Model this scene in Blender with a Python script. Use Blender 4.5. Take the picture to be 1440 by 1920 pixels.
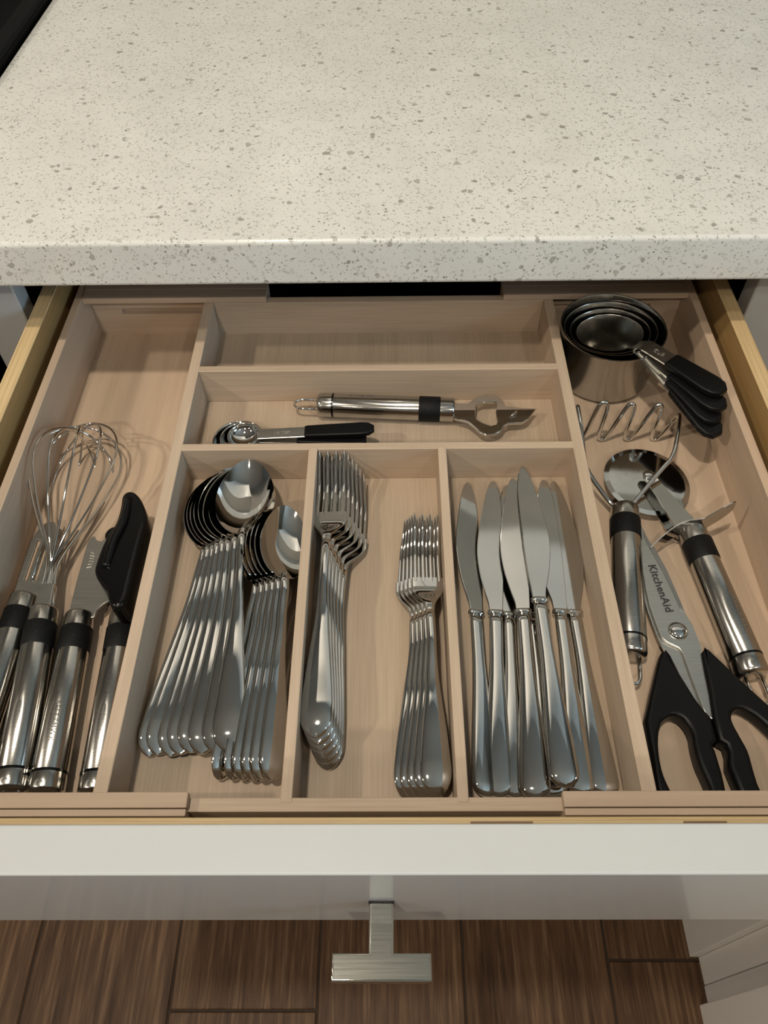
import bpy, bmesh, math, random
from mathutils import Vector, Matrix
random.seed(7)
sc = bpy.context.scene
for o in list(bpy.data.objects):
    bpy.data.objects.remove(o, do_unlink=True)
COL = sc.collection

# ------------------------------------------------------------------ camera
# metres; X right, Y into the counter, Z up; Z = 0 is the top of the tray's inner walls
cd = bpy.data.cameras.new('camera')
cam = bpy.data.objects.new('camera', cd)
COL.objects.link(cam)
cd.sensor_fit = 'VERTICAL'; cd.sensor_height = 36.0; cd.lens = 27.0
cd.clip_start = 0.01; cd.clip_end = 50
_rt = Vector((0.99993, 0.0012, -0.0121)).normalized()
_fw = Vector((-0.0103, 0.6070, -0.7946)).normalized()
_up = _rt.cross(_fw).normalized(); _rt = _fw.cross(_up).normalized()
M = Matrix((_rt, _up, -_fw)).transposed().to_4x4()
M.translation = Vector((0.0049, -0.1171, 0.42))
cam.matrix_world = M
sc.camera = cam

# ------------------------------------------------------------------ world, exposure
w = bpy.data.worlds.new('world'); sc.world = w; w.use_nodes = True
w.node_tree.nodes['Background'].inputs[0].default_value = (0.42, 0.55, 0.75, 1)
w.node_tree.nodes['Background'].inputs[1].default_value = 0.6
vs = sc.view_settings
vs.view_transform = 'Standard'; vs.look = 'None'; vs.exposure = 0.0; vs.gamma = 1.0
vs.use_curve_mapping = False
sc.cycles.caustics_reflective = False; sc.cycles.caustics_refractive = False
sc.cycles.max_bounces = 6; sc.cycles.diffuse_bounces = 3; sc.cycles.glossy_bounces = 4

LAMP_WARM = (1.0, 0.90, 0.76)
# recessed ceiling lamps, the last two added to light the scene: x, y, watts, label
LAMPS = [(-0.30, -0.14, 66, 'recessed ceiling lamp almost straight above the open drawer'),
         (-2.05, -0.55, 84, 'recessed ceiling lamp to the left of the open drawer'),
         (-0.45, -1.60, 60, 'recessed ceiling lamp behind the camera'),
         (1.00, -1.30, 22, 'added recessed ceiling lamp behind the camera towards the window'),  # added unseen lamp, extra light from the window side
         (-2.10, -2.00, 15, 'added recessed ceiling lamp far behind on the left')]  # added unseen lamp, weak extra light from the rear left
CEIL_Z = 1.90
FLOOR_Z = -0.807

# ------------------------------------------------------------------ materials
def nodes_of(name):
    m = bpy.data.materials.new(name); m.use_nodes = True
    nt = m.node_tree; b = nt.nodes['Principled BSDF']
    return m, nt, b
def N(nt, t, **kw):
    n = nt.nodes.new(t)
    for k, v in kw.items():
        setattr(n, k, v)
    return n
def ramp(nt, fac, stops, interp='LINEAR'):
    r = N(nt, 'ShaderNodeValToRGB'); r.color_ramp.interpolation = interp
    e = r.color_ramp.elements
    while len(e) < len(stops): e.new(0.5)
    for el, (p, c) in zip(e, stops):
        el.position = p; el.color = (*c, 1) if len(c) == 3 else c
    nt.links.new(fac, r.inputs[0]); return r.outputs[0]
def mixc(nt, fac, a, b, blend='MIX'):
    x = N(nt, 'ShaderNodeMix', data_type='RGBA', blend_type=blend)
    for s, v in ((x.inputs[0], fac), (x.inputs[6], a), (x.inputs[7], b)):
        if hasattr(v, 'is_linked') or isinstance(v, bpy.types.NodeSocket): nt.links.new(v, s)
        elif isinstance(v, (int, float)): s.default_value = v
        else: s.default_value = (*v, 1)
    return x.outputs[2]
def coords(nt, scale=(1, 1, 1), kind='Object'):
    tc = N(nt, 'ShaderNodeTexCoord'); mp = N(nt, 'ShaderNodeMapping')
    mp.inputs['Scale'].default_value = scale
    nt.links.new(tc.outputs[kind], mp.inputs[0]); return mp.outputs[0]
def noise(nt, vec, scale, detail=3, rough=0.5):
    n = N(nt, 'ShaderNodeTexNoise'); n.inputs['Scale'].default_value = scale
    n.inputs['Detail'].default_value = detail; n.inputs['Roughness'].default_value = rough
    nt.links.new(vec, n.inputs['Vector']); return n.outputs['Fac']
def bump(nt, b, h, strength, dist=0.001):
    bp = N(nt, 'ShaderNodeBump'); bp.inputs['Strength'].default_value = strength
    bp.inputs['Distance'].default_value = dist
    nt.links.new(h, bp.inputs['Height']); nt.links.new(bp.outputs[0], b.inputs['Normal'])

def plain(name, col, rough=0.5, metal=0.0, coat=0.0, spec=0.5):
    m, nt, b = nodes_of(name)
    v = coords(nt, (1, 1, 1)); f = noise(nt, v, 60, 2)
    c = ramp(nt, f, [(0.3, tuple(x * 0.99 for x in col)), (0.7, tuple(min(1, x * 1.008) for x in col))])
    nt.links.new(c, b.inputs['Base Color'])
    b.inputs['Roughness'].default_value = rough; b.inputs['Metallic'].default_value = metal
    b.inputs['Coat Weight'].default_value = coat; b.inputs['Coat Roughness'].default_value = 0.05
    b.inputs['Specular IOR Level'].default_value = spec
    return m

def wood(name, axis, light, dark, fine=900.0, rough=0.5, streak=0.55, board=0.0):
    """grain runs along axis; fine streaks across it"""
    m, nt, b = nodes_of(name)
    s = [1, 1, 1]; s[axis] = 0.018
    v = coords(nt, tuple(s))
    f1 = noise(nt, v, fine, 3, 0.6)
    s2 = [1, 1, 1]; s2[axis] = 0.10
    f2 = noise(nt, coords(nt, tuple(s2)), 55, 3, 0.55)
    c1 = ramp(nt, f1, [(0.32, dark), (0.62, light)])
    mid = tuple((a + c) / 2 for a, c in zip(light, dark))
    c2 = ramp(nt, f2, [(0.30, tuple(x * 0.86 for x in mid)), (0.70, tuple(min(1, x * 1.10) for x in light))])
    c = mixc(nt, streak, c2, c1)
    nt.links.new(c, b.inputs['Base Color'])
    b.inputs['Roughness'].default_value = rough
    bump(nt, b, f1, 0.12, 0.0004)
    return m

BL, BD = (0.535, 0.412, 0.302), (0.41, 0.308, 0.216)
bam_x = wood('bamboo_grain_across', 0, BL, BD)
bam_y = wood('bamboo_grain_lengthwise', 1, BL, BD)
bam_fl = wood('bamboo_floor', 1, (0.465, 0.358, 0.258), (0.36, 0.272, 0.190), 1000)
pau_y = wood('paulownia_lengthwise', 1, (0.54, 0.405, 0.290), (0.45, 0.330, 0.23), 420, streak=0.4)
pau_x = wood('paulownia_across', 0, (0.52, 0.39, 0.283), (0.43, 0.318, 0.225), 420, streak=0.4)

def ply(name, layer_axis, grain_axis, period=0.0042):
    m, nt, b = nodes_of(name)
    s = [1, 1, 1]; s[grain_axis] = 0.03
    f = noise(nt, coords(nt, tuple(s)), 600, 3)
    sep = N(nt, 'ShaderNodeSeparateXYZ')
    nt.links.new(coords(nt), sep.inputs[0])
    mu = N(nt, 'ShaderNodeMath', operation='MULTIPLY'); mu.inputs[1].default_value = 1 / period
    nt.links.new(sep.outputs[layer_axis], mu.inputs[0])
    ad = N(nt, 'ShaderNodeMath', operation='ADD')
    nf = N(nt, 'ShaderNodeMath', operation='MULTIPLY'); nf.inputs[1].default_value = 0.35
    nt.links.new(f, nf.inputs[0]); nt.links.new(mu.outputs[0], ad.inputs[0]); nt.links.new(nf.outputs[0], ad.inputs[1])
    fr = N(nt, 'ShaderNodeMath', operation='FRACT'); nt.links.new(ad.outputs[0], fr.inputs[0])
    c = ramp(nt, fr.outputs[0], [(0.0, (0.62, 0.44, 0.22)), (0.45, (0.70, 0.53, 0.29)), (0.52, (0.40, 0.26, 0.12)),
                                 (0.60, (0.60, 0.43, 0.22)), (0.97, (0.66, 0.49, 0.26))])
    c = mixc(nt, 0.35, c, ramp(nt, f, [(0.3, (0.45, 0.30, 0.14)), (0.7, (0.70, 0.54, 0.31))]))
    nt.links.new(c, b.inputs['Base Color']); b.inputs['Roughness'].default_value = 0.42
    return m
ply_side = ply('plywood_side', 0, 1)
ply_front = ply('plywood_front', 1, 0)
ply_face = wood('plywood_face', 1, (0.40, 0.25, 0.10), (0.31, 0.185, 0.07), 260, 0.4, 0.35)

def quartz():
    m, nt, b = nodes_of('speckled_quartz')
    tc = coords(nt)
    dn = N(nt, 'ShaderNodeTexNoise'); dn.inputs['Scale'].default_value = 260; dn.inputs['Detail'].default_value = 1
    nt.links.new(tc, dn.inputs['Vector'])
    sub = N(nt, 'ShaderNodeVectorMath', operation='SUBTRACT'); sub.inputs[1].default_value = (0.5, 0.5, 0.5)
    nt.links.new(dn.outputs['Color'], sub.inputs[0])
    scl = N(nt, 'ShaderNodeVectorMath', operation='SCALE'); scl.inputs['Scale'].default_value = 0.004
    nt.links.new(sub.outputs[0], scl.inputs[0])
    add = N(nt, 'ShaderNodeVectorMath', operation='ADD')
    nt.links.new(tc, add.inputs[0]); nt.links.new(scl.outputs[0], add.inputs[1])
    base = ramp(nt, noise(nt, tc, 25, 3), [(0.3, (0.69, 0.672, 0.618)), (0.7, (0.745, 0.728, 0.672))])
    col = base
    for scale, p, c0, c1, soft in ((330, 0.16, (0.62, 0.605, 0.55), (0.44, 0.43, 0.38), 0.5),
                                   (800, 0.09, (0.50, 0.485, 0.43), (0.24, 0.23, 0.20), 0.7),
                                   (540, 0.085, (0.45, 0.43, 0.37), (0.20, 0.19, 0.15), 0.8),
                                   (230, 0.034, (0.50, 0.48, 0.42), (0.24, 0.23, 0.19), 0.85),
                                   (155, 0.010, (0.42, 0.40, 0.35), (0.25, 0.24, 0.20), 0.9)):
        vo = N(nt, 'ShaderNodeTexVoronoi'); vo.inputs['Scale'].default_value = scale
        nt.links.new(add.outputs[0], vo.inputs['Vector'])
        sp = N(nt, 'ShaderNodeSeparateColor'); nt.links.new(vo.outputs['Color'], sp.inputs[0])
        gt = N(nt, 'ShaderNodeMath', operation='GREATER_THAN'); gt.inputs[1].default_value = 1 - p
        nt.links.new(sp.outputs[0], gt.inputs[0])
        lt = N(nt, 'ShaderNodeMath', operation='LESS_THAN'); lt.inputs[1].default_value = 0.50
        nt.links.new(vo.outputs['Distance'], lt.inputs[0])
        mm = N(nt, 'ShaderNodeMath', operation='MULTIPLY')
        nt.links.new(gt.outputs[0], mm.inputs[0]); nt.links.new(lt.outputs[0], mm.inputs[1])
        ms = N(nt, 'ShaderNodeMath', operation='MULTIPLY'); ms.inputs[1].default_value = soft
        nt.links.new(mm.outputs[0], ms.inputs[0])
        chip = ramp(nt, sp.outputs[1], [(0.0, c0), (1.0, c1)])
        col = mixc(nt, ms.outputs[0], col, chip)
    nt.links.new(col, b.inputs['Base Color'])
    b.inputs['Roughness'].default_value = 0.16
    b.inputs['Specular IOR Level'].default_value = 0.5
    return m
quartz_m = quartz()

def steel(name, base, rough, aniso=0.0, scratch=0.0, axis=1):
    m, nt, b = nodes_of(name)
    b.inputs['Metallic'].default_value = 1.0
    s = [1, 1, 1]; s[axis] = 0.02 if scratch else 1
    f = noise(nt, coords(nt, tuple(s)), 1500 if scratch else 40, 2)
    c = ramp(nt, f, [(0.3, tuple(x * (0.93 - 0.1 * scratch) for x in base)), (0.7, base)])
    nt.links.new(c, b.inputs['Base Color'])
    r = N(nt, 'ShaderNodeMapRange'); r.inputs[3].default_value = rough * 0.85; r.inputs[4].default_value = rough * 1.2
    nt.links.new(f, r.inputs[0]); nt.links.new(r.outputs[0], b.inputs['Roughness'])
    b.inputs['Anisotropic'].default_value = aniso
    if scratch: bump(nt, b, f, 0.05 * scratch, 0.0002)
    return m
chrome = steel('polished_steel', (0.70, 0.69, 0.66), 0.045)
blade_m = steel('mirror_blade_steel', (0.62, 0.615, 0.59), 0.07)
brushed = steel('brushed_steel', (0.54, 0.52, 0.48), 0.18, 0.5, 1.0, 0)
cup_m = steel('dark_brushed_steel', (0.46, 0.44, 0.40), 0.20, 0.6, 1.0, 2)
satin = steel('satin_steel', (0.55, 0.54, 0.50), 0.30, 0.0, 0.6, 0)
nickel = steel('brushed_nickel', (0.56, 0.545, 0.48), 0.12, 0.0, 0.4, 0)
etch = plain('etched_grey', (0.16, 0.15, 0.14), 0.5, 0.3)
ink = plain('dark_print', (0.035, 0.035, 0.035), 0.5)
engr = steel('engraved_bright', (0.80, 0.78, 0.74), 0.35)

def rubber():
    m, nt, b = nodes_of('black_rubber')
    v = N(nt, 'ShaderNodeTexVoronoi'); v.inputs['Scale'].default_value = 330
    nt.links.new(coords(nt), v.inputs['Vector'])
    c = ramp(nt, v.outputs['Distance'], [(0.10, (0.03, 0.03, 0.03)), (0.16, (0.005, 0.005, 0.005))])
    nt.links.new(c, b.inputs['Base Color']); b.inputs['Roughness'].default_value = 0.6
    b.inputs['Specular IOR Level'].default_value = 0.2
    return m
rubber_m = rubber()
black_pl = plain('black_plastic', (0.003, 0.003, 0.003), 0.22, spec=0.3)
black_soft = plain('black_soft_plastic', (0.004, 0.004, 0.004), 0.38, spec=0.22)
white_lacq = plain('white_lacquer', (0.545, 0.55, 0.54), 0.22, coat=0.6)
white_paint = plain('white_paint', (0.70, 0.67, 0.62), 0.45)
tile_m = plain('glossy_cream_backsplash', (0.55, 0.53, 0.48), 0.16)
wall_paint = plain('wall_paint', (0.38, 0.36, 0.33), 0.8)
ceil_paint = plain('ceiling_paint', (0.62, 0.58, 0.52), 0.9)
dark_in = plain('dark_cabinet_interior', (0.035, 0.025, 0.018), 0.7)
grout = plain('dark_grout', (0.035, 0.022, 0.014), 0.9)
glass_blk = plain('black_ceramic_glass', (0.002, 0.002, 0.002), 0.5, spec=0.04)
iron_m = plain('black_cast_iron', (0.006, 0.006, 0.006), 0.7, spec=0.08)

def plank_mat():
    m, nt, b = nodes_of('wood_look_tile')
    oi = N(nt, 'ShaderNodeObjectInfo')
    v = coords(nt, (1, 0.05, 1))
    off = N(nt, 'ShaderNodeVectorMath', operation='ADD')
    mul = N(nt, 'ShaderNodeVectorMath', operation='SCALE'); mul.inputs[0].default_value = (13, 7, 3)
    nt.links.new(oi.outputs['Random'], mul.inputs['Scale'])
    nt.links.new(v, off.inputs[0]); nt.links.new(mul.outputs[0], off.inputs[1])
    f1 = noise(nt, off.outputs[0], 160, 5, 0.65); f2 = noise(nt, off.outputs[0], 26, 3, 0.5)
    c1 = ramp(nt, f1, [(0.36, (0.030, 0.013, 0.006)), (0.52, (0.100, 0.052, 0.025)), (0.66, (0.215, 0.130, 0.072))])
    c2 = ramp(nt, f2, [(0.3, (0.052, 0.024, 0.011)), (0.7, (0.135, 0.074, 0.037))])
    c = mixc(nt, 0.45, c1, c2)
    nt.links.new(c, b.inputs['Base Color']); b.inputs['Roughness'].default_value = 0.5
    b.inputs['Specular IOR Level'].default_value = 0.25
    bump(nt, b, f1, 0.25, 0.001)
    return m
plank_m = plank_mat()

def emit(name, col, st):
    m, nt, b = nodes_of(name)
    b.inputs['Base Color'].default_value = (*col, 1)
    b.inputs['Emission Color'].default_value = (*col, 1); b.inputs['Emission Strength'].default_value = st
    return m
day_pane = emit('daylit_window_pane', (0.53, 0.78, 1.0), 10.5)

# ------------------------------------------------------------------ mesh helpers
def link(name, me, mat, parent=None, world=True):
    o = bpy.data.objects.new(name, me); COL.objects.link(o)
    if mat is not None:
        me.materials.clear(); me.materials.append(mat)
    if parent is not None:
        o.parent = parent
        if world:
            o.location = -Vector(root_world(parent))
    return o
def root_world(p):
    v = Vector(p.location)
    while p.parent is not None:
        p = p.parent; v = v + Vector(p.location)
    return v
def tag(o, label, cat, group=None):
    o['label'] = label; o['category'] = cat
    if group: o['group'] = group
    return o
def struct(o):
    o['kind'] = 'structure'; return o
def empty(name, loc, label=None, cat=None, group=None):
    o = bpy.data.objects.new(name, None); COL.objects.link(o)
    o.location = loc; o.empty_display_size = 0.02
    if label: tag(o, label, cat, group)
    return o
def bm_mesh(bm, name, smooth=False):
    bmesh.ops.recalc_face_normals(bm, faces=bm.faces)
    me = bpy.data.meshes.new(name); bm.to_mesh(me); bm.free()
    if smooth:
        me.polygons.foreach_set('use_smooth', [True] * len(me.polygons))
    return me
def add_box(bm, x0, x1, y0, y1, z0, z1, bev=0.0, seg=2):
    r = bmesh.ops.create_cube(bm, size=1.0)
    for v in r['verts']:
        v.co = Vector((x0 + (v.co.x + .5) * (x1 - x0), y0 + (v.co.y + .5) * (y1 - y0), z0 + (v.co.z + .5) * (z1 - z0)))
    if bev > 0:
        es = list({e for v in r['verts'] for e in v.link_edges})
        bmesh.ops.bevel(bm, geom=es, offset=bev, segments=seg, profile=0.5, affect='EDGES')
def box(name, x0, x1, y0, y1, z0, z1, mat, parent=None, bev=0.0, seg=2, world=True):
    bm = bmesh.new(); add_box(bm, x0, x1, y0, y1, z0, z1, bev, seg)
    return link(name, bm_mesh(bm, name), mat, parent, world)

def ring_loft(bm, rings, cap=True):
    """rings: list of lists of Vectors with equal counts"""
    vs_ = [[bm.verts.new(p) for p in r] for r in rings]
    n = len(vs_[0])
    for a, c in zip(vs_[:-1], vs_[1:]):
        for i in range(n):
            j = (i + 1) % n
            bm.faces.new((a[i], a[j], c[j], c[i]))
    if cap:
        bm.faces.new(vs_[0]); bm.faces.new(list(reversed(vs_[-1])))
def ell_ring(x, y, z, hw, ht, n=16, ex=2.0, tilt=0.0):
    out = []
    for i in range(n):
        a = 2 * math.pi * i / n
        c, s = math.cos(a), math.sin(a)
        px = hw * math.copysign(abs(c) ** (2 / ex), c); pz = ht * math.copysign(abs(s) ** (2 / ex), s)
        out.append(Vector((x + px, y - pz * tilt, z + pz)))
    return out
def lathe_y(bm, prof, n=28, cx=0.0, cz=0.0, close=True):
    """prof: list of (y, r)"""
    rings = [[Vector((cx + r * math.cos(2 * math.pi * i / n), y, cz + r * math.sin(2 * math.pi * i / n))) for i in range(n)] for y, r in prof]
    ring_loft(bm, rings, close)
def lathe_z(bm, prof, n=48, close_first=True, close_last=True):
    rings = []
    for r, z in prof:
        rings.append([bm.verts.new((r * math.cos(2 * math.pi * i / n), r * math.sin(2 * math.pi * i / n), z)) for i in range(n)])
    for a, c in zip(rings[:-1], rings[1:]):
        for i in range(n):
            j = (i + 1) % n
            bm.faces.new((a[i], a[j], c[j], c[i]))
    if close_first: bm.faces.new(rings[0])
    if close_last: bm.faces.new(rings[-1])
def catmull(pts, k=8, closed=False):
    P = [Vector(p) for p in pts]; out = []
    n = len(P); rng = range(n if closed else n - 1)
    for i in rng:
        if closed:
            p0, p1, p2, p3 = P[i - 1], P[i], P[(i + 1) % n], P[(i + 2) % n]
        else:
            p0, p1, p2, p3 = P[max(i - 1, 0)], P[i], P[i + 1], P[min(i + 2, n - 1)]
        for s in range(k):
            t = s / k
            out.append(0.5 * ((2 * p1) + (p2 - p0) * t + (2 * p0 - 5 * p1 + 4 * p2 - p3) * t * t + (3 * p1 - p0 - 3 * p2 + p3) * t ** 3))
    if not closed: out.append(P[-1])
    return out
def tube(bm, pts, r, n=8, closed=False):
    P = [Vector(p) for p in pts]; m = len(P); rings = []
    t0 = (P[1] - P[0]).normalized()
    nrm = t0.orthogonal().normalized()
    for i in range(m):
        if closed: t = (P[(i + 1) % m] - P[i - 1]).normalized()
        else: t = (P[min(i + 1, m - 1)] - P[max(i - 1, 0)]).normalized()
        nrm = (nrm - t * nrm.dot(t)).normalized(); bi = t.cross(nrm)
        rr = r[i] if isinstance(r, (list, tuple)) else r
        rings.append([bm.verts.new(P[i] + (nrm * math.cos(2 * math.pi * k / n) + bi * math.sin(2 * math.pi * k / n)) * rr) for k in range(n)])
    pairs = list(zip(rings[:-1], rings[1:]))
    if closed: pairs.append((rings[-1], rings[0]))
    for a, c in pairs:
        for i in range(n):
            j = (i + 1) % n
            bm.faces.new((a[i], a[j], c[j], c[i]))
    if not closed:
        bm.faces.new(rings[0]); bm.faces.new(list(reversed(rings[-1])))
def tube_obj(name, pts, r, mat, parent, n=8, closed=False, world=False):
    bm = bmesh.new(); tube(bm, pts, r, n, closed)
    return link(name, bm_mesh(bm, name, True), mat, parent, world)
def lathe_obj(name, prof, mat, parent, n=28, world=False):
    bm = bmesh.new(); lathe_y(bm, prof, n)
    me = bm_mesh(bm, name, True); sharp(me, 40)
    return link(name, me, mat, parent, world)
def sharp(me, deg=35):
    bm = bmesh.new(); bm.from_mesh(me); lim = math.radians(deg)
    for e in bm.edges:
        if len(e.link_faces) == 2 and e.calc_face_angle(0) > lim: e.smooth = False
    bm.to_mesh(me); bm.free()
def inset(L, d):
    n = len(L); area = sum(L[i][0] * L[(i + 1) % n][1] - L[(i + 1) % n][0] * L[i][1] for i in range(n))
    sg = 1.0 if area > 0 else -1.0; out = []
    for i in range(n):
        p, a, b = Vector(L[i]), Vector(L[i - 1]), Vector(L[(i + 1) % n])
        e1, e2 = (p - a), (b - p)
        if e1.length < 1e-9 or e2.length < 1e-9: out.append(L[i]); continue
        e1.normalize(); e2.normalize()
        n1 = Vector((-e1.y, e1.x)) * sg; n2 = Vector((-e2.y, e2.x)) * sg
        m = n1 + n2
        if m.length < 1e-6: out.append(L[i]); continue
        m.normalize(); q = p + m * d / max(m.dot(n1), 0.6)
        out.append((q.x, q.y))
    return out
def curve_mesh(name, loops, z, half, bevel, res=3, keep=False):
    """filled 2D outline(s) (first outer, rest holes), extruded +-half about z with a rounded edge"""
    cu = bpy.data.curves.new(name, 'CURVE'); cu.dimensions = '2D'; cu.fill_mode = 'BOTH'
    cu.extrude = max(half - bevel, 0.0); cu.bevel_depth = bevel; cu.bevel_resolution = res
    for li, L in enumerate(loops):
        if bevel > 0 and not keep: L = inset(L, bevel if li == 0 else -bevel)
        s = cu.splines.new('POLY'); s.points.add(len(L) - 1); s.use_cyclic_u = True
        for p, q in zip(s.points, L): p.co = (q[0], q[1], 0, 1)
    ob = bpy.data.objects.new(name, cu)
    me = bpy.data.meshes.new_from_object(ob)
    bpy.data.objects.remove(ob); bpy.data.curves.remove(cu)
    me.transform(Matrix.Translation((0, 0, z)))
    me.polygons.foreach_set('use_smooth', [True] * len(me.polygons)); sharp(me, 30)
    return me
def smooth_loop(L, k=5):
    return [(p.x, p.y) for p in catmull([(a, b, 0) for a, b in L], k, True)]
def text_mesh(name, s, size, extrude=0.00015, bold=0.0, spacing=1.0):
    cu = bpy.data.curves.new(name, 'FONT'); cu.body = s; cu.size = size; cu.extrude = extrude
    cu.align_x = 'CENTER'; cu.align_y = 'CENTER'; cu.offset = bold; cu.space_character = spacing
    cu.resolution_u = 3
    ob = bpy.data.objects.new(name, cu)
    me = bpy.data.meshes.new_from_object(ob)
    bpy.data.objects.remove(ob); bpy.data.curves.remove(cu)
    return me
def orient(o, tail, head, roll=0.0):
    """local +y runs from tail to head, local z is up, then roll about y (positive: right side down)"""
    t, h = Vector(tail), Vector(head)
    y = (h - t).normalized(); x = y.cross(Vector((0, 0, 1))).normalized(); z = x.cross(y)
    R = Matrix((x, y, z)).transposed() @ Matrix.Rotation(math.radians(roll), 3, 'Y')
    o.location = t; o.rotation_euler = R.to_euler()
    return o
def copy_tree(o, parent=None):
    c = o.copy(); COL.objects.link(c); c.parent = parent
    for ch in o.children: copy_tree(ch, c)
    return c
def mm(L): return [(a / 1000, b / 1000) for a, b in L]
ORD = ['first', 'second', 'third', 'fourth', 'fifth', 'sixth', 'seventh', 'eighth', 'ninth']

# ================================================================== the room
fl = struct(box('floor', -3.0, 2.4, -2.6, 1.02, FLOOR_Z - 0.03, FLOOR_Z - 0.002, grout))
pl_mesh = {}
def plank(x0, x1, y0, y1):
    g = 0.0016
    return box('plank', x0 + g, x1 - g, y0 + g, y1 - g, FLOOR_Z - 0.012, FLOOR_Z, plank_m, fl, 0.0012, 1)
for i in range(-12, 12):
    x0 = -0.1 + 0.2 * i
    if x0 > 2.3: break
    y = {-1: -0.023, 2: 0.036, 0: 0.41, 1: -0.45, -2: 0.33, -3: -0.3}.get(i, random.uniform(-0.5, 0.5))
    while y > -2.6: y -= 0.9
    while y < 1.0:
        a, c = max(y, -2.6), min(y + 0.9, 1.0)
        if c - a > 0.02: plank(max(x0, -3.0), min(x0 + 0.2, 2.4), a, c)
        y += 0.9
struct(box('ceiling', -3.0, 2.4, -2.6, 1.02, CEIL_Z, CEIL_Z + 0.05, ceil_paint))
struct(box('wall_back', -3.0, 2.4, 1.02, 1.10, FLOOR_Z, CEIL_Z, wall_paint))
struct(box('wall_front', -3.0, 2.4, -2.68, -2.6, FLOOR_Z, CEIL_Z, wall_paint))
struct(box('wall_left', -3.08, -3.0, -2.6, 1.02, FLOOR_Z, CEIL_Z, wall_paint))
wr = struct(box('wall_right', 2.4, 2.48, -2.6, 1.02, FLOOR_Z, CEIL_Z, wall_paint))
wn = struct(empty('window_1', (2.39, -0.9, 0.2)))
box('pane', 2.375, 2.385, -1.4, -0.4, 0.22, 1.32, day_pane, wn)
for nm, a in (('window_frame', (2.34, 2.40, -1.46, -1.40, 0.16, 1.38)), ('window_frame', (2.34, 2.40, -0.40, -0.34, 0.16, 1.38)),
              ('window_frame', (2.34, 2.40, -1.40, -0.40, 1.32, 1.38)), ('window_sill', (2.28, 2.40, -1.50, -0.30, 0.12, 0.16)),
              ('window_frame', (2.35, 2.40, -0.92, -0.88, 0.22, 1.32))):
    box(nm, *a, white_paint, wn, 0.003, 1)

for x, y, wt, lb in LAMPS:
    r = empty('recessed_lamp', (x, y, CEIL_Z), lb, 'ceiling lamp', 'recessed ceiling lamps')
    bm = bmesh.new(); lathe_z(bm, [(0.062, 0.0), (0.085, 0.0), (0.085, -0.006), (0.078, -0.010), (0.062, -0.004)], 32, False, False)
    bm.faces.ensure_lookup_table()
    link('trim_ring', bm_mesh(bm, 'trim_ring', True), white_paint, r, False)
    ld = bpy.data.lights.new('lamp_light', 'SPOT'); ld.shadow_soft_size = 0.05; ld.energy = wt
    ld.color = LAMP_WARM; ld.spot_size = math.radians(140); ld.spot_blend = 0.35
    lo = bpy.data.objects.new('lamp_light', ld); COL.objects.link(lo); lo.parent = r; lo.location = (0, 0, -0.03)

# ================================================================== counter and cabinets
CB, CT, CY = 0.070, 0.107, 0.3627
tag(box('countertop', -0.353, 1.10, CY, 1.018, CB, CT, quartz_m, None, 0.0032, 4),
    'white speckled quartz countertop with a thick polished front edge above the drawer', 'countertop')

bc = empty('base_cabinet', (0, 0.70, FLOOR_Z), 'white base cabinet around the drawer opening under the quartz countertop', 'cabinet')
FY = 0.402
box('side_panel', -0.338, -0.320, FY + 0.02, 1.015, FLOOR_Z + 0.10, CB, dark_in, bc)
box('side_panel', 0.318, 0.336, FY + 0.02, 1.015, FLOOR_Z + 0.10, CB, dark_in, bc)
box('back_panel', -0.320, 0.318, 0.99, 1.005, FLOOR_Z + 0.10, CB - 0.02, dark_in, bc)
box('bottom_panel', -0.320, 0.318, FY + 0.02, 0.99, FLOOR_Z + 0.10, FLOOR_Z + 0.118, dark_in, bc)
box('top_rail', -0.320, 0.318, FY + 0.0, FY + 0.02, CB - 0.006, CB, white_paint, bc)
box('filler_strip', -0.339, -0.3005, FY, FY + 0.02, FLOOR_Z + 0.10, CB, white_lacq, bc, 0.001, 1)
box('filler_strip', 0.2995, 0.412, FY, FY + 0.02, FLOOR_Z + 0.10, CB, white_lacq, bc, 0.001, 1)
box('lower_front', -0.2985, 0.2975, FY, FY + 0.02, FLOOR_Z + 0.105, -0.075, white_lacq, bc, 0.001, 1)
box('toe_kick', -0.338, 0.412, FY + 0.07, FY + 0.085, FLOOR_Z, FLOOR_Z + 0.10, white_paint, bc)

st = empty('stove', (-0.73, 0.68, FLOOR_Z), 'black stove with a raised cooktop rim left of the countertop', 'stove')
box('body', -1.11, -0.358, 0.37, 1.01, FLOOR_Z + 0.08, 0.085, glass_blk, st, 0.004, 2)
box('cooktop', -1.112, -0.3555, 0.35, 1.012, 0.086, 0.112, glass_blk, st, 0.003, 2)
box('cooktop_rim', -0.372, -0.3545, 0.35, 1.012, 0.112, 0.117, iron_m, st, 0.002, 2)
box('cooktop_rim', -1.112, -0.372, 0.35, 0.367, 0.112, 0.117, iron_m, st, 0.002, 2)
for k in range(4):
    gx = -0.44 - 0.15 * k
    box('grate_bar', gx - 0.006, gx + 0.006, 0.42, 0.96, 0.113, 0.142, iron_m, st, 0.003, 2)
for k in range(3):
    gy = 0.50 + 0.19 * k
    box('grate_bar', -0.93, -0.404, gy - 0.006, gy + 0.006, 0.122, 0.142, iron_m, st, 0.003, 2)

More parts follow.
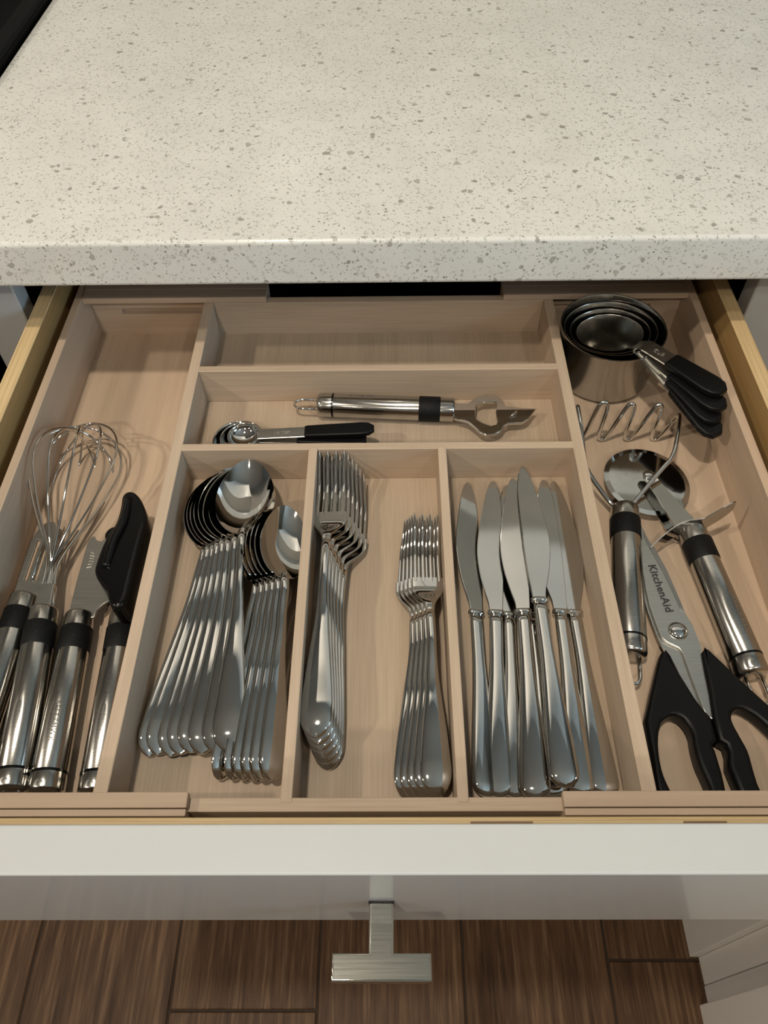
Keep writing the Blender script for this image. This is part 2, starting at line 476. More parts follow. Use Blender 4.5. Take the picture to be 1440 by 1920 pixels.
struct(box('trim_1', -1.2, 1.10, 1.0085, 1.0195, CT + 0.001, 0.67, tile_m, None))
uc = empty('unseen_upper_cabinet', (0.3, 0.85, 0.67), 'unseen white upper wall cabinets added above the countertop', 'cabinet')  # unseen, added mainly to give the steel something to reflect
box('body', -0.34, 1.10, 0.69, 1.018, 0.67, 1.55, white_paint, uc)
for k in range(3):
    box('door', -0.34 + 0.48 * k + 0.002, -0.34 + 0.48 * (k + 1) - 0.002, 0.67, 0.689, 0.672, 1.548, white_paint, uc, 0.002, 1)

scab = empty('side_cabinet', (0.75, -0.4, FLOOR_Z), 'white painted corner cabinet standing on the wooden floor right of the drawer', 'cabinet')
box('cabinet_body', 0.432, 1.05, -1.2, 0.395, FLOOR_Z, CB - 0.001, white_paint, scab)
box('stile', 0.4140, 0.432, 0.0395, 0.130, FLOOR_Z, CB - 0.001, white_paint, scab, 0.0015, 2)
box('door_panel', 0.4262, 0.432, 0.0062, 0.0393, FLOOR_Z, CB - 0.001, white_paint, scab, 0.0008, 1)
box('bead', 0.4245, 0.432, -0.0155, 0.0058, FLOOR_Z, CB - 0.001, white_paint, scab, 0.003, 3)
box('stile', 0.4135, 0.432, -0.110, -0.0165, FLOOR_Z, CB - 0.001, white_paint, scab, 0.0015, 2)
box('door_panel', 0.4262, 0.432, -1.2, -0.1105, FLOOR_Z, CB - 0.001, white_paint, scab, 0.0008, 1)
box('door_panel', 0.4262, 0.432, 0.1305, 0.395, FLOOR_Z, CB - 0.001, white_paint, scab, 0.0008, 1)
tag(box('side_countertop', 0.405, 1.10, -1.22, CY - 0.0008, CB, CT, quartz_m, None, 0.0032, 3),
    'speckled quartz countertop on the corner cabinet right of the drawer', 'countertop')

# ================================================================== the drawer
dr = empty('drawer', (0, 0.2, -0.060), 'open white kitchen drawer with a plywood box and a metal pull', 'drawer')
PT = 0.022
def ply_panel(name, *a):
    o = box(name, *a, None, dr, 0.0006, 1)
    return o
ps = ply_panel('side_panel', -0.2903, -0.2778, -0.0049, 0.475, -0.058, PT); ps.data.materials.append(ply_side); ps.data.materials.append(ply_face)
p2 = ply_panel('side_panel', 0.2765, 0.2885, -0.0049, 0.475, -0.058, PT); p2.data.materials.append(ply_side); p2.data.materials.append(ply_face)
for o in (ps, p2):
    for f in o.data.polygons:
        if abs(f.normal.x) > 0.9: f.material_index = 1
pf = ply_panel('box_front', -0.2903, 0.2885, -0.0180, -0.0050, -0.058, PT); pf.data.materials.append(ply_front)
pb = ply_panel('back_panel', -0.2776, 0.2763, 0.462, 0.4745, -0.058, -0.048); pb.data.materials.append(ply_face)
pm = ply_panel('bottom_panel', -0.2776, 0.2763, -0.0048, 0.4618, -0.0575, -0.0515); pm.data.materials.append(ply_face)
fp = box('front_panel', -0.2975, 0.2965, -0.0400, -0.0185, -0.0465, 0.060, white_lacq, dr, 0.0012, 3)
# short dark filler marks rubbed into the plywood top edge
for x0, x1 in ((0.043, 0.074), (0.1485, 0.170)):
    bm = bmesh.new(); add_box(bm, x0, x1, -0.0088, -0.0074, PT - 0.0005, PT + 0.0002)
    link('edge_mark', bm_mesh(bm, 'edge_mark'), plain('dark_wood_mark', (0.22, 0.13, 0.06), 0.6), pf)
hd = link('handle', curve_mesh('handle', [[(-0.0250, -0.0740), (0.0222, -0.0740), (0.0222, -0.0624), (0.0045, -0.0624), (0.0045, -0.0402), (-0.0075, -0.0402), (-0.0075, -0.0624), (-0.0250, -0.0624)]], 0.0, 0.0050, 0.0011, 2), nickel, dr)
hd.location.z += 0.0
hr = box('handle_base', -0.0078, 0.0048, -0.0412, -0.0399, -0.0053, 0.0053, black_pl, dr, 0.0003, 1)

# ================================================================== the tray
ty = empty('cutlery_tray', (0, 0.22, -0.051), 'expandable pale bamboo cutlery tray filling the drawer', 'cutlery tray')
XL, XR, TW = -0.158, 0.1462, 0.0082
FC, FS = -0.034, -0.044
def tp(name, *a, mat=bam_x, bev=0.0006):
    return box(name, *a, mat, ty, bev, 2)
# inner tray
tp('floor_panel', XL + 0.001, XR - 0.001, 0.0045, 0.4415, FC - 0.0035, FC, mat=bam_fl, bev=0.0)
tp('side_wall', XL, XL + TW, 0.0130, 0.4425, FC - 0.0035, 0.0, mat=bam_y)
tp('side_wall', XR - TW, XR, 0.0130, 0.4425, FC - 0.0035, 0.0, mat=bam_y)
tp('front_wall', XL + 0.0002, XR - 0.0002, 0.0040, 0.0114, FC - 0.0035, -0.0002)
tp('back_wall', XL + TW, XR - TW, 0.4343, 0.4424, FC - 0.0035, -0.0002)
tp('cross_divider', XL + TW - 0.002, XR - TW + 0.002, 0.2623, 0.2688, FC, -0.0003)
tp('cross_divider', XL + TW - 0.002, XR - TW + 0.002, 0.3472, 0.3538, FC, -0.0003)
tp('lengthwise_divider', -0.0560, -0.0496, 0.0085, 0.2640, FC, 0.0002, mat=bam_y)
tp('lengthwise_divider', 0.0389, 0.0451, 0.0085, 0.2640, FC, 0.0002, mat=bam_y)
# outer sliding halves: floors, end walls with a lip, grooved back walls
for s in (-1, 1):
    if s < 0:
        xo, xi, nf, nb, lab = -0.2703, -0.2637, -0.1045, -0.1031, 'left'
    else:
        xo, xi, nf, nb, lab = 0.2692, 0.2624, 0.0944, 0.1026, 'right'
    a, c = sorted((xo, xi))
    tp('outer_wall', a, c, 0.0006, 0.4560, FS - 0.004, 0.005, mat=pau_y)
    a, c = sorted((xi, nf))
    tp('outer_floor', min(xi, nf), max(xi, nf), 0.0036, 0.4445, FS - 0.0045, FS, mat=pau_y, bev=0.0) if False else None
    fx = XL + 0.0 if s < 0 else XR - 0.0
    a, c = sorted((xi, fx - s * 0.0))
    tp('outer_floor', a, c, 0.0036, 0.4470, FS - 0.0045, FS, mat=pau_y, bev=0.0)
    a, c = sorted((xi, nf))
    tp('front_lip', a, c, 0.0046, 0.0129, 0.0001, 0.0052, mat=pau_x)
    tp('front_skirt', a, c, 0.0004, 0.0040, FS - 0.004, 0.0050, mat=pau_x, bev=0.0004)
    a, c = sorted((xi, nb))
    tp('back_lip', a, c, 0.4343, 0.4468, 0.0001, 0.0056, mat=pau_x)
    # back wall in two courses with the sliding groove between them
    tp('back_wall', a, c, 0.4470, 0.4560, -0.0150, 0.0056, mat=pau_x, bev=0.0003)
    tp('back_wall', a, c, 0.4470, 0.4560, FS - 0.004, -0.0212, mat=pau_x, bev=0.0003)
    gx = -0.2370 if s < 0 else 0.2370
    a2, c2 = sorted((gx, nb))
    tp('groove_bottom', a2, c2, 0.4515, 0.4558, -0.0211, -0.0151, mat=pau_x, bev=0.0)
    a3, c3 = sorted((xi, gx))
    tp('back_wall', a3, c3, 0.4470, 0.4558, -0.0212, -0.0150, mat=pau_x, bev=0.0)

# ================================================================== utensil handles
def steel_handle(root, L, r0=0.0108, r1=0.0098, loop=True, loop_len=0.019, ends=None):
    """grip along local +y: tail end at y = 0, head end at y = L; parts under root"""
    c = 0.0118; ring = 0.0015; f = 0.0116; rb = 0.0172
    def R(y): return r0 + (r1 - r0) * y / L
    lathe_obj('end_cap', [(0.0, 0.0015), (0.0, R(0) * 0.78), (0.0010, R(0) * 0.92), (0.0028, R(0)), (c, R(c))], brushed, root)
    lathe_obj('seal_ring', [(c, R(c) * 0.9), (c + 0.0001, R(c) + 0.0003), (c + ring, R(c) + 0.0003), (c + ring + 0.0001, R(c) * 0.9)], black_pl, root)
    lathe_obj('grip', [(c + ring, R(c) - 0.0002), (c + ring + 0.0003, R(c)), (L - f - rb, R(L - f - rb)), (L - f - rb, R(L) * 0.8)], brushed, root)
    lathe_obj('rubber_band', [(L - f - rb, R(L) * 0.8), (L - f - rb, R(L) + 0.0003), (L - f - rb + 0.0006, R(L) + 0.0006), (L - f - 0.0006, R(L) + 0.0006), (L - f, R(L) + 0.0003), (L - f, R(L) * 0.8)], rubber_m, root)
    lathe_obj('ferrule', [(L - f, R(L)), (L - 0.0020, R(L)), (L - 0.0006, R(L) * 0.95), (L, R(L) * 0.85), (L, 0.001)], brushed, root)
    if loop:
        w = 0.0052
        pts = [(-w, 0.003, 0), (-w, -loop_len + 0.006, 0)]
        pts += [(-w * math.cos(a), -loop_len + 0.006 - 0.006 * math.sin(a), 0) for a in [math.pi * k / 10 for k in range(1, 10)]]
        pts += [(w, -loop_len + 0.006, 0), (w, 0.003, 0)]
        tube_obj('hanging_loop', pts, 0.00115, chrome, root, 8)
def handle_text(root, s, y, ang, r, size=0.0042):
    me = text_mesh('brand_text', s, size, 0.0001, 0.0, 1.25)
    T = Matrix.Rotation(math.radians(ang), 4, 'Y') @ Matrix.Translation((0, y, r - 0.00005)) @ Matrix.Rotation(-math.pi / 2, 4, 'Z')
    me.transform(T)
    return link('brand_text', me, etch, root, False)

# ---- whisk
wk = empty('whisk', (0, 0, 0), 'balloon whisk with thin wire loops and a steel handle in the left compartment', 'whisk')
orient(wk, (-0.2187, 0.0240, -0.0332), (-0.2303, 0.145, -0.0290))
WL = 0.1215
steel_handle(wk, WL)
box('neck_block', -0.0052, 0.0052, WL - 0.002, WL + 0.0185, -0.0034, 0.0034, satin, wk, 0.0006, 2, False)
nl = 6
for k in range(nl):
    ang = math.pi * k / nl + 0.2
    off = (k - (nl - 1) / 2) * 0.0016
    ca, sa = math.cos(ang), math.sin(ang)
    Lk = 0.1150 + 0.006 * math.sin(k * 2.1); Rk = 0.0325
    prof = [(0.0012, -0.012), (0.0013, 0.018), (0.0048, 0.032), (0.0125, 0.050), (0.0230, 0.075), (0.0305, 0.098), (0.0325, 0.113), (0.0300, 0.128), (0.0220, 0.1400), (0.0100, 0.1475)]
    sc_y = (1.02, 0.985, 0.95, 0.925, 0.965, 1.0)[k]
    pr = [(a, b * sc_y) for a, b in prof]
    def P(s, a, b):
        lat = 0.0065 * max(0.0, (b - 0.018)) / 0.12
        wob = off * max(0.0, 1 - b / 0.05)
        return (s * a * ca + lat + wob, WL + 0.012 + b, s * a * sa * 0.96 + 0.002 * max(0.0, b) / 0.1)
    pts = [P(1, a, b) for a, b in pr] + [P(1, 0.0, 0.1490 * sc_y)] + [P(-1, a, b) for a, b in reversed(pr)]
    tube_obj('wire_loop', catmull(pts, 5), 0.00085, chrome, wk, 7)

# ---- peeler
pe = empty('peeler', (0, 0, 0), 'julienne peeler with serrated blade edges against the left tray wall', 'peeler')
orient(pe, (-0.2486, 0.0390, -0.0332), (-0.2480, 0.1575, -0.0332))
PLn = 0.1185
steel_handle(pe, PLn)
def teeth_edge(x, y0, y1, n, d):
    out = []
    for i in range(n):
        y = y0 + (y1 - y0) * i / n
        out += [(x, y), (x + d, y + (y1 - y0) * 0.5 / n)]
    return out
outer = [(-0.0080, PLn - 0.002)] + teeth_edge(-0.0088, PLn + 0.013, PLn + 0.046, 14, -0.0010) + \
        [(-0.0086, PLn + 0.050), (-0.0068, PLn + 0.0580), (-0.0025, PLn + 0.0635), (0.0035, PLn + 0.0635), (0.0066, PLn + 0.0580), (0.0076, PLn + 0.050)] + \
        list(reversed(teeth_edge(0.0078, PLn + 0.013, PLn + 0.046, 14, 0.0010))) + [(0.0078, PLn - 0.002)]
slot1 = [(-0.0047, PLn + 0.013), (-0.0022, PLn + 0.013), (-0.0022, PLn + 0.047), (-0.0047, PLn + 0.047)]
slot2 = [(0.0022, PLn + 0.013), (0.0042, PLn + 0.013), (0.0042, PLn + 0.047), (0.0022, PLn + 0.047)]
link('blade', curve_mesh('blade', [outer, slot1, slot2], 0.0, 0.0008, 0.0003, 1), satin, pe, False)
tube_obj('cutting_ridge', [(0.0014, PLn + 0.012, 0.0012), (0.0012, PLn + 0.030, 0.0022), (0.0014, PLn + 0.048, 0.0012)], 0.0009, chrome, pe)

# ---- can opener: two handles, cutter plate, black turning key
co = empty('can_opener', (-0.19, 0.10, -0.044), 'can opener with two steel handles and a large black turning key', 'can opener')
for (ta, he, nm) in (((-0.1981, 0.0225, -0.0332), (-0.2066, 0.1432, -0.0332), 'upper_handle'), ((-0.1683, 0.0220, -0.0332), (-0.1762, 0.1432, -0.0332), 'lower_handle')):
    hroot = empty(nm, (0, 0, 0))
    L_ = (Vector(he) - Vector(ta)).length
    steel_handle(hroot, L_)
    if nm == 'upper_handle':
        handle_text(hroot, 'BESTZMWK', 0.042, 7, 0.0106)
    orient(hroot, ta, he)
    hroot.parent = co; hroot.location = Vector(ta) - Vector(co.location)
def link_at(name, me, mat, root):
    return link(name, me, mat, root, True)
plate = mm([(-212.9, 139.0), (-214.1, 165.4), (-214.1, 200.4), (-212.6, 204.6), (-210.3, 206.2), (-208.4, 202.8), (-204.5, 201.2), (-201.4, 204.5), (-199.9, 209.8), (-197.8, 211.9), (-190.3, 193.0), (-188.0, 173.0), (-186.0, 158.6), (-186.7, 152.9), (-191.5, 149.2), (-194.9, 144.6), (-195.5, 139.0)])
link_at('cutter_plate', curve_mesh('cutter_plate', [plate], -0.0305, 0.0009, 0.0004, 1), satin, co)
low = mm([(-184, 139), (-188, 160), (-190, 185), (-182, 200), (-170, 196), (-166, 170), (-170, 139)])
link_at('lower_jaw', curve_mesh('lower_jaw', [low], -0.0345, 0.0010, 0.0004, 1), satin, co)
knob = mm([(-183.2, 221.5), (-181.6, 223.8), (-178.6, 222.0), (-174.5, 216.5), (-169.8, 207.0), (-168.0, 199.1), (-168.2, 190.0), (-168.6, 175.2), (-168.8, 154.4), (-169.0, 140.4), (-170.2, 135.0), (-172.5, 134.8), (-174.6, 138.5), (-177.6, 145.6), (-183.2, 152.0), (-187.8, 158.6), (-188.9, 165.2), (-187.4, 182.3), (-182.9, 198.3), (-182.4, 212.0)])
link_at('turning_key', curve_mesh('turning_key', [smooth_loop(knob, 4)], -0.0160, 0.0130, 0.0033, 4, True), black_pl, co)
ridge = [(-0.1815, 0.2190, -0.004), (-0.1800, 0.200, -0.002), (-0.1835, 0.180, -0.002), (-0.1845, 0.162, -0.0035)]
tube_obj('key_ridge', catmull(ridge, 6), 0.0030, black_pl, co, 10, False, True)
bm = bmesh.new()
bmesh.ops.create_cone(bm, cap_ends=True, segments=28, radius1=0.0075, radius2=0.0070, depth=0.012, matrix=Matrix.Translation((-0.1905, 0.1990, -0.024)))
me = bm_mesh(bm, 'gear_wheel', True); sharp(me); link_at('gear_wheel', me, black_soft, co)
for k in range(6):     # small stamped strokes on the plate
    a = -0.5 + 0.22 * k
    cx, cy = -0.2102 + 0.0026 * math.cos(a * 1.3) - 0.0004 * k * 0, 0.1795 + 0.0024 * k
    bm = bmesh.new(); r_ = bmesh.ops.create_cube(bm, size=1.0)
    for v in bm.verts: v.co = Vector((v.co.x * 0.0034, v.co.y * 0.0007, v.co.z * 0.0002))
    bmesh.ops.rotate(bm, verts=bm.verts, cent=(0, 0, 0), matrix=Matrix.Rotation(0.25 - 0.15 * k, 3, 'Z'))
    bmesh.ops.translate(bm, verts=bm.verts, vec=(cx, cy, -0.0295))
    link_at('stamped_stroke', bm_mesh(bm, 'stamped_stroke'), engr, co)

# ---- bottle opener
bo = empty('bottle_opener', (0, 0, 0), 'bottle opener with steel handle lying alone in the middle cross compartment', 'bottle opener')
orient(bo, (-0.0550, 0.3322, -0.0236), (0.0559, 0.3249, -0.0236))
BOL = 0.1112
steel_handle(bo, BOL, 0.0097, 0.0097)
handle_text(bo, 'BESTZMWK', 0.036, -20, 0.0098, 0.0034)
head = mm([(56.2, 332.7), (67.0, 332.2), (71.6, 336.6), (76.3, 340.3), (83.7, 342.7), (90.9, 340.9), (95.4, 335.3), (97.4, 328.6), (102.7, 328.1), (109.7, 326.6), (121.8, 325.7), (120.0, 322.9), (114.0, 314.0), (109.4, 310.2), (98.0, 309.3), (94.3, 307.0), (91.6, 301.6), (85.7, 297.9), (80.1, 297.0), (74.7, 299.9), (70.9, 305.7), (65.7, 311.6), (55.3, 315.6)])
hole = mm([(74.1, 330.5), (78.7, 333.6), (90.2, 333.7), (90.9, 330.3), (88.8, 322.4), (89.3, 311.3), (88.0, 308.4), (83.7, 306.9), (76.9, 310.5), (72.9, 314.5), (72.4, 322.4)])
me = curve_mesh('opener_head', [head, hole], -0.0245, 0.0012, 0.0005, 2)
ho = link('opener_head', me, chrome, None)
ho.parent = bo; bpy.context.view_layer.update()
ho.matrix_parent_inverse = bo.matrix_world.inverted()
rid = tube_obj('piercing_ridge', [(0.1000, 0.3160, -0.0228), (0.1045, 0.3195, -0.0215), (0.1052, 0.3215, -0.0228)], 0.0010, chrome, None)
rid.parent = bo; rid.matrix_parent_inverse = bo.matrix_world.inverted()

# ---- measuring spoons (nested bowls on a flat strip with a black grip)
def measuring_spoon(r, loc, yaw, strip, label, tilt=0.0, txt=None, zs=0.0):
    o = empty('measuring_spoon', loc, label, 'measuring spoon', 'nested measuring spoons')
    o.rotation_euler = (0, math.radians(tilt), math.radians(yaw))
    prof = []
    d = r * 0.62
    for k in range(9):
        a = (math.pi / 2) * k / 8
        prof.append((max(r * math.sin(a), 0.0006), -d * math.cos(a)))
    out = [(a + 0.0007, b) for a, b in reversed(prof[1:])] + [(0.0006, -d - 0.0007)]
    bm = bmesh.new(); lathe_z(bm, [(p, q) for p, q in prof] + [(r + 0.0007, 0.0)] + [(a, b - 0.0007) for a, b in out], 40, True, True)
    link('bowl', bm_mesh(bm, 'bowl', True), chrome, o, False)
    bm = bmesh.new(); add_box(bm, r - 0.0012, r + strip, -0.0052, 0.0052, -0.0011 + zs, 0.0001 + zs, 0.0004, 1)
    sp = link('handle_strip', bm_mesh(bm, 'handle_strip'), satin, o, False)
    x0 = r + strip - 0.003; x1 = x0 + 0.054
    g = [(x0, -0.0050), (x0 + 0.002, -0.0056), (x1 - 0.010, -0.0064), (x1 - 0.004, -0.0056), (x1, -0.0025), (x1, 0.0025), (x1 - 0.004, 0.0056), (x1 - 0.010, 0.0064), (x0 + 0.002, 0.0056), (x0, 0.0050)]
    link('grip', curve_mesh('grip', [g], -0.0004 + zs, 0.0020, 0.0011, 3), black_soft, o, False)
    if txt:
        me = text_mesh('stamped_text', txt, 0.0042, 0.0001); me.transform(Matrix.Translation((r + strip * 0.45, 0.0, 0.00012 + zs)))
        link('stamped_text', me, engr, sp, False)
    return o
measuring_spoon(0.0200, (-0.1142, 0.2912, -0.0205), -3.5, 0.029, 'largest measuring spoon at the bottom of the nested set beside the bottle opener', 0)
measuring_spoon(0.0158, (-0.1122, 0.2920, -0.0187), -1.5, 0.031, 'middle-sized measuring spoon nested between the largest and the smallest', 0)
measuring_spoon(0.0120, (-0.1098, 0.2925, -0.0160), 0.8, 0.0385, 'smallest measuring spoon on top of the nested set with its grip showing', -2.5, '1/4 TSP')

# ================================================================== cutlery
def hprofile(L, we, wn, tail_r):
    """stations of a cutlery handle: (y, half width)"""
    out = []
    for k in range(7):
        a = math.pi / 2 * k / 6
        out.append((tail_r * (1 - math.cos(a)), max(we * math.sin(a), 0.0004)))
    for k in range(1, 17):
        t = k / 16
        y = tail_r + (L - tail_r) * t
        s = min(1.0, t / 0.72); s = s * s * (3 - 2 * s) * 0.55 + s * 0.45
        out.append((y, we + (wn - we) * s))
    return out
def handle_mesh(name, L, we, wn, zf, tail_r=0.0135, te=0.0019, tn=0.0023):
    bm = bmesh.new(); rings = []
    for y, hw in hprofile(L, we, wn, tail_r):
        t = min(1, y / (L * 0.75)); ht = te + (tn - te) * t
        if y < tail_r: ht *= 0.45 + 0.55 * math.sin(math.pi / 2 * y / tail_r)
        rings.append(ell_ring(0, y, zf(y), hw, max(ht, 0.0005), 20, 2.0))
    ring_loft(bm, rings)
    return bm_mesh(name and bm, name, True)
def zcurve(pts):
    P = sorted(pts)
    def f(y):
        if y <= P[0][0]: return P[0][1]
        for (a, b), (c, d) in zip(P[:-1], P[1:]):
            if y <= c:
                t = (y - a) / (c - a); t = t * t * (3 - 2 * t)
                return b + (d - b) * t
        return P[-1][1]
    return f
def bowl_mesh(name, y0, L, W, depth, zn, zt, thick=0.0011):
    """egg-shaped spoon bowl from y0 (neck) to y0 + L (tip)"""
    nr, na = 12, 56
    def outline(a):
        c, s = math.cos(a), math.sin(a)          # c = 1 at the tip
        ww = W / 2 * s * (1.0 - 0.13 * c - 0.05 * c * c)
        yy = L / 2 * c
        return ww, y0 + L / 2 + yy
    def pt(rho, a, below):
        x, y = outline(a); cy = y0 + L * 0.50
        X = x * rho; Y = cy + (y - cy) * rho
        t = (Y - y0) / L
        rim = zn + (zt - zn) * t
        z = rim - depth * (1 - rho ** 2.3)
        if below: z -= thick * (1.0 + 0.4 * (1 - rho)); X *= 1 + 0.02 * rho
        return (X, Y, z)
    bm = bmesh.new(); tops = []; bots = []
    for L_, lst in ((0, tops), (1, bots)):
        lst.append([bm.verts.new(pt(0, 0, L_))])
        for i in range(1, nr + 1):
            lst.append([bm.verts.new(pt(i / nr, 2 * math.pi * j / na, L_)) for j in range(na)])
    for lst in (tops, bots):
        for j in range(na): bm.faces.new((lst[0][0], lst[1][j], lst[1][(j + 1) % na]))
        for i in range(1, nr):
            for j in range(na):
                k = (j + 1) % na
                bm.faces.new((lst[i][j], lst[i + 1][j], lst[i + 1][k], lst[i][k]))
    for j in range(na):
        k = (j + 1) % na
        bm.faces.new((tops[nr][j], bots[nr][j], bots[nr][k], tops[nr][k]))
    me = bm_mesh(bm, name, True); sharp(me, 60)
    return me
def make_spoon(name, T, Lb, W, depth, we):
    root = empty(name, (0, 0, 0))
    Lh = T - Lb + 0.004
    zf = zcurve([(0, -0.0018), (0.008, 0.0004), (0.018, 0.0016), (T * 0.35, 0.0030), (Lh - 0.030, 0.0068), (Lh - 0.010, 0.0108), (Lh, 0.0092)])
    link('handle', handle_mesh('handle', Lh, we, 0.0030, zf), chrome, root, False)
    link('bowl', bowl_mesh('bowl', T - Lb, Lb, W, depth, 0.0098, 0.0078), chrome, root, False)
    return root
def make_fork(name, T, we, hw, tine):
    root = empty(name, (0, 0, 0))
    yt = T - tine; yn = yt - 0.030
    zf = zcurve([(0, -0.0020), (0.006, 0.0004), (0.014, 0.0015), (T * 0.33, 0.0035), (yn - 0.018, 0.0100), (yn + 0.002, 0.0098), (yt - 0.008, 0.0016), (yt + tine * 0.35, 0.0022), (T, 0.0130)])
    link('handle', handle_mesh('handle', yn, we, 0.0031, zf), chrome, root, False)
    bm = bmesh.new(); rings = []
    for k in range(15):
        t = k / 14; y = yn - 0.001 + (yt - yn + 0.001) * t
        s = max(0.0, min(1.0, (t - 0.08) / 0.72)); s = s * s * (3 - 2 * s)
        w_ = 0.0031 + (hw - 0.0031) * s
        rings.append(ell_ring(0, y, zf(y), w_, 0.0019 - 0.0009 * s, 18, 2.0 + 2.0 * s))
    ring_loft(bm, rings)
    pit = 2 * hw / 4
    for q in range(4):
        cx = (q - 1.5) * pit * 1.0
        rg = []
        for k in range(10):
            t = k / 9; y = yt - 0.003 + (tine + 0.003) * t
            w_ = pit * 0.27 * (1 - 0.45 * t) if t < 0.93 else pit * 0.09
            spread = 1.0 - 0.03 * math.sin(math.pi * t)
            rg.append(ell_ring(cx * spread, y, zf(y), w_, 0.0011 - 0.0003 * t, 10, 2.6))
        ring_loft(bm, rg)
    me = bm_mesh(bm, 'head', True); sharp(me, 60)
    link('head', me, chrome, root, False)
    return root
def make_knife(name, mirror=1):
    root = empty(name, (0, 0, 0))
    T, Lh = 0.232, 0.119
    rings = []; bm = bmesh.new()
    for y, hw in hprofile(Lh, 0.0090, 0.0044, 0.0080):
        t = y / Lh
        ht = 0.0036 * min(1, 0.45 + 0.55 * math.sin(math.pi / 2 * min(1, y / 0.008))) - 0.0008 * t
        rings.append(ell_ring(0, y, 0.0036, hw, ht, 20, 2.5))
    ring_loft(bm, rings)
    link('handle', bm_mesh(bm, 'handle', True), chrome, root, False)
    bm = bmesh.new(); rings = [ell_ring(0, Lh - 0.0005 + 0.0035 * k / 3, 0.0036, (0.0052, 0.0056, 0.0056, 0.0050)[k], (0.0029, 0.0031, 0.0029, 0.0016)[k], 18, 3.0) for k in range(4)]
    ring_loft(bm, rings); link('bolster', bm_mesh(bm, 'bolster', True), chrome, root, False)
    y0 = Lh + 0.002
    B = [(0.0046, y0), (0.0050, y0 + 0.010), (0.0056, y0 + 0.030), (0.0060, y0 + 0.060), (0.0052, y0 + 0.090), (0.0030, y0 + 0.105), (0.0002, y0 + 0.1105), (-0.0030, y0 + 0.1090),
         (-0.0062, y0 + 0.0985), (-0.0095, y0 + 0.080), (-0.0120, y0 + 0.060), (-0.0125, y0 + 0.045), (-0.0105, y0 + 0.028), (-0.0072, y0 + 0.014), (-0.0050, y0 + 0.006), (-0.0044, y0)]
    S = [(p.x, p.y) for p in catmull([(a, b, 0) for a, b in B], 6)]
    out = []
    for i, (x, y) in enumerate(S):         # fine serration along the upper part of the cutting edge
        if x > 0.0030 and y0 + 0.045 < y < y0 + 0.104:
            out.append((x, y)); nx, ny = S[min(i + 1, len(S) - 1)]
            for q in range(1, 6):
                t = q / 6; dd = -0.0004 if q % 2 else 0.0
                out.append((x + (nx - x) * t + dd, y + (ny - y) * t))
        else: out.append((x, y))
    out = [(x * mirror, y) for x, y in out]
    if mirror < 0: out.reverse()
    link('blade', curve_mesh('blade', [out], 0.0036, 0.0008, 0.0004, 1), blade_m, root, False)
    return root

def lerp(a, b, t): return tuple(x + (y - x) * t for x, y in zip(a, b))
# ---- dinner spoons, fanned
N_D = 8
d_tail_x = [-0.0930, -0.0992, -0.1080, -0.1150, -0.1215, -0.1272, -0.1352, -0.1405]
d_head = [(-0.1010, 0.2590), (-0.1068, 0.2600), (-0.1108, 0.2605), (-0.1146, 0.2605), (-0.1180, 0.2605), (-0.1210, 0.2605), (-0.1238, 0.2605), (-0.1266, 0.2605)]
base = make_spoon('dinner_spoon', 0.214, 0.068, 0.0415, 0.0085, 0.0098)
d_names = ['topmost dinner spoon of the large fanned stack with its whole bowl showing'] + \
          ['%s dinner spoon from the top in the large fanned stack' % ORD[k] for k in range(1, N_D - 1)] + \
          ['lowest dinner spoon of the large fanned stack nearest the left compartment']
for k in range(N_D):
    s = base if k == 0 else copy_tree(base)
    zt = -0.0210 - 0.0013 * k; zh = -0.0175 - 0.0023 * k
    if k == 0: zh = -0.0150
    orient(s, (d_tail_x[k], 0.0455 - 0.0006 * (k % 3), zt), (d_head[k][0], d_head[k][1], zh - 0.0), 2.0 + 3.6 * k)
    tag(s, d_names[k], 'spoon', 'dinner spoons in a fanned stack')
# ---- teaspoons
N_T = 6
t_tail = [-0.0640, -0.0700, -0.0755, -0.0815, -0.0875, -0.0955]
t_head = [-0.0672, -0.0716, -0.0755, -0.0792, -0.0828, -0.0862]
base = make_spoon('teaspoon', 0.187, 0.060, 0.0345, 0.0075, 0.0084)
t_names = ['topmost teaspoon of the small stack with its bowl leaning on the divider'] + \
          ['%s teaspoon from the top in the small leaning stack' % ORD[k] for k in range(1, N_T - 1)] + \
          ['lowest teaspoon of the small stack with its handle end nearest the dinner spoons']
for k in range(N_T):
    s = base if k == 0 else copy_tree(base)
    orient(s, (t_tail[k], 0.0270 + 0.0006 * k, -0.0190 - 0.0018 * k), (t_head[k] - 0.0052, 0.2115 - 0.0006 * k, -0.0120 - 0.0024 * k), 26.0 + 2.5 * k)
    tag(s, t_names[k], 'spoon', 'teaspoons in a leaning stack')
# ---- dinner forks
N_F = 6
base = make_fork('dinner_fork', 0.216, 0.0098, 0.0122, 0.052)
f_names = ['topmost dinner fork of the stack against the spoon divider'] + \
          ['%s dinner fork from the top in the stack against the spoon divider' % ORD[k] for k in range(1, N_F - 1)] + \
          ['lowest dinner fork of the stack beside the empty middle of the compartment']
for k in range(N_F):
    s = base if k == 0 else copy_tree(base); t = k / (N_F - 1)
    orient(s, lerp((-0.0405, 0.0490, -0.0110), (-0.0345, 0.0370, -0.0312), t), lerp((-0.0385, 0.2640, -0.0150), (-0.0205, 0.2540, -0.0335), t), -3 - 3.0 * k)
    tag(s, f_names[k], 'fork', 'dinner forks in a stack')
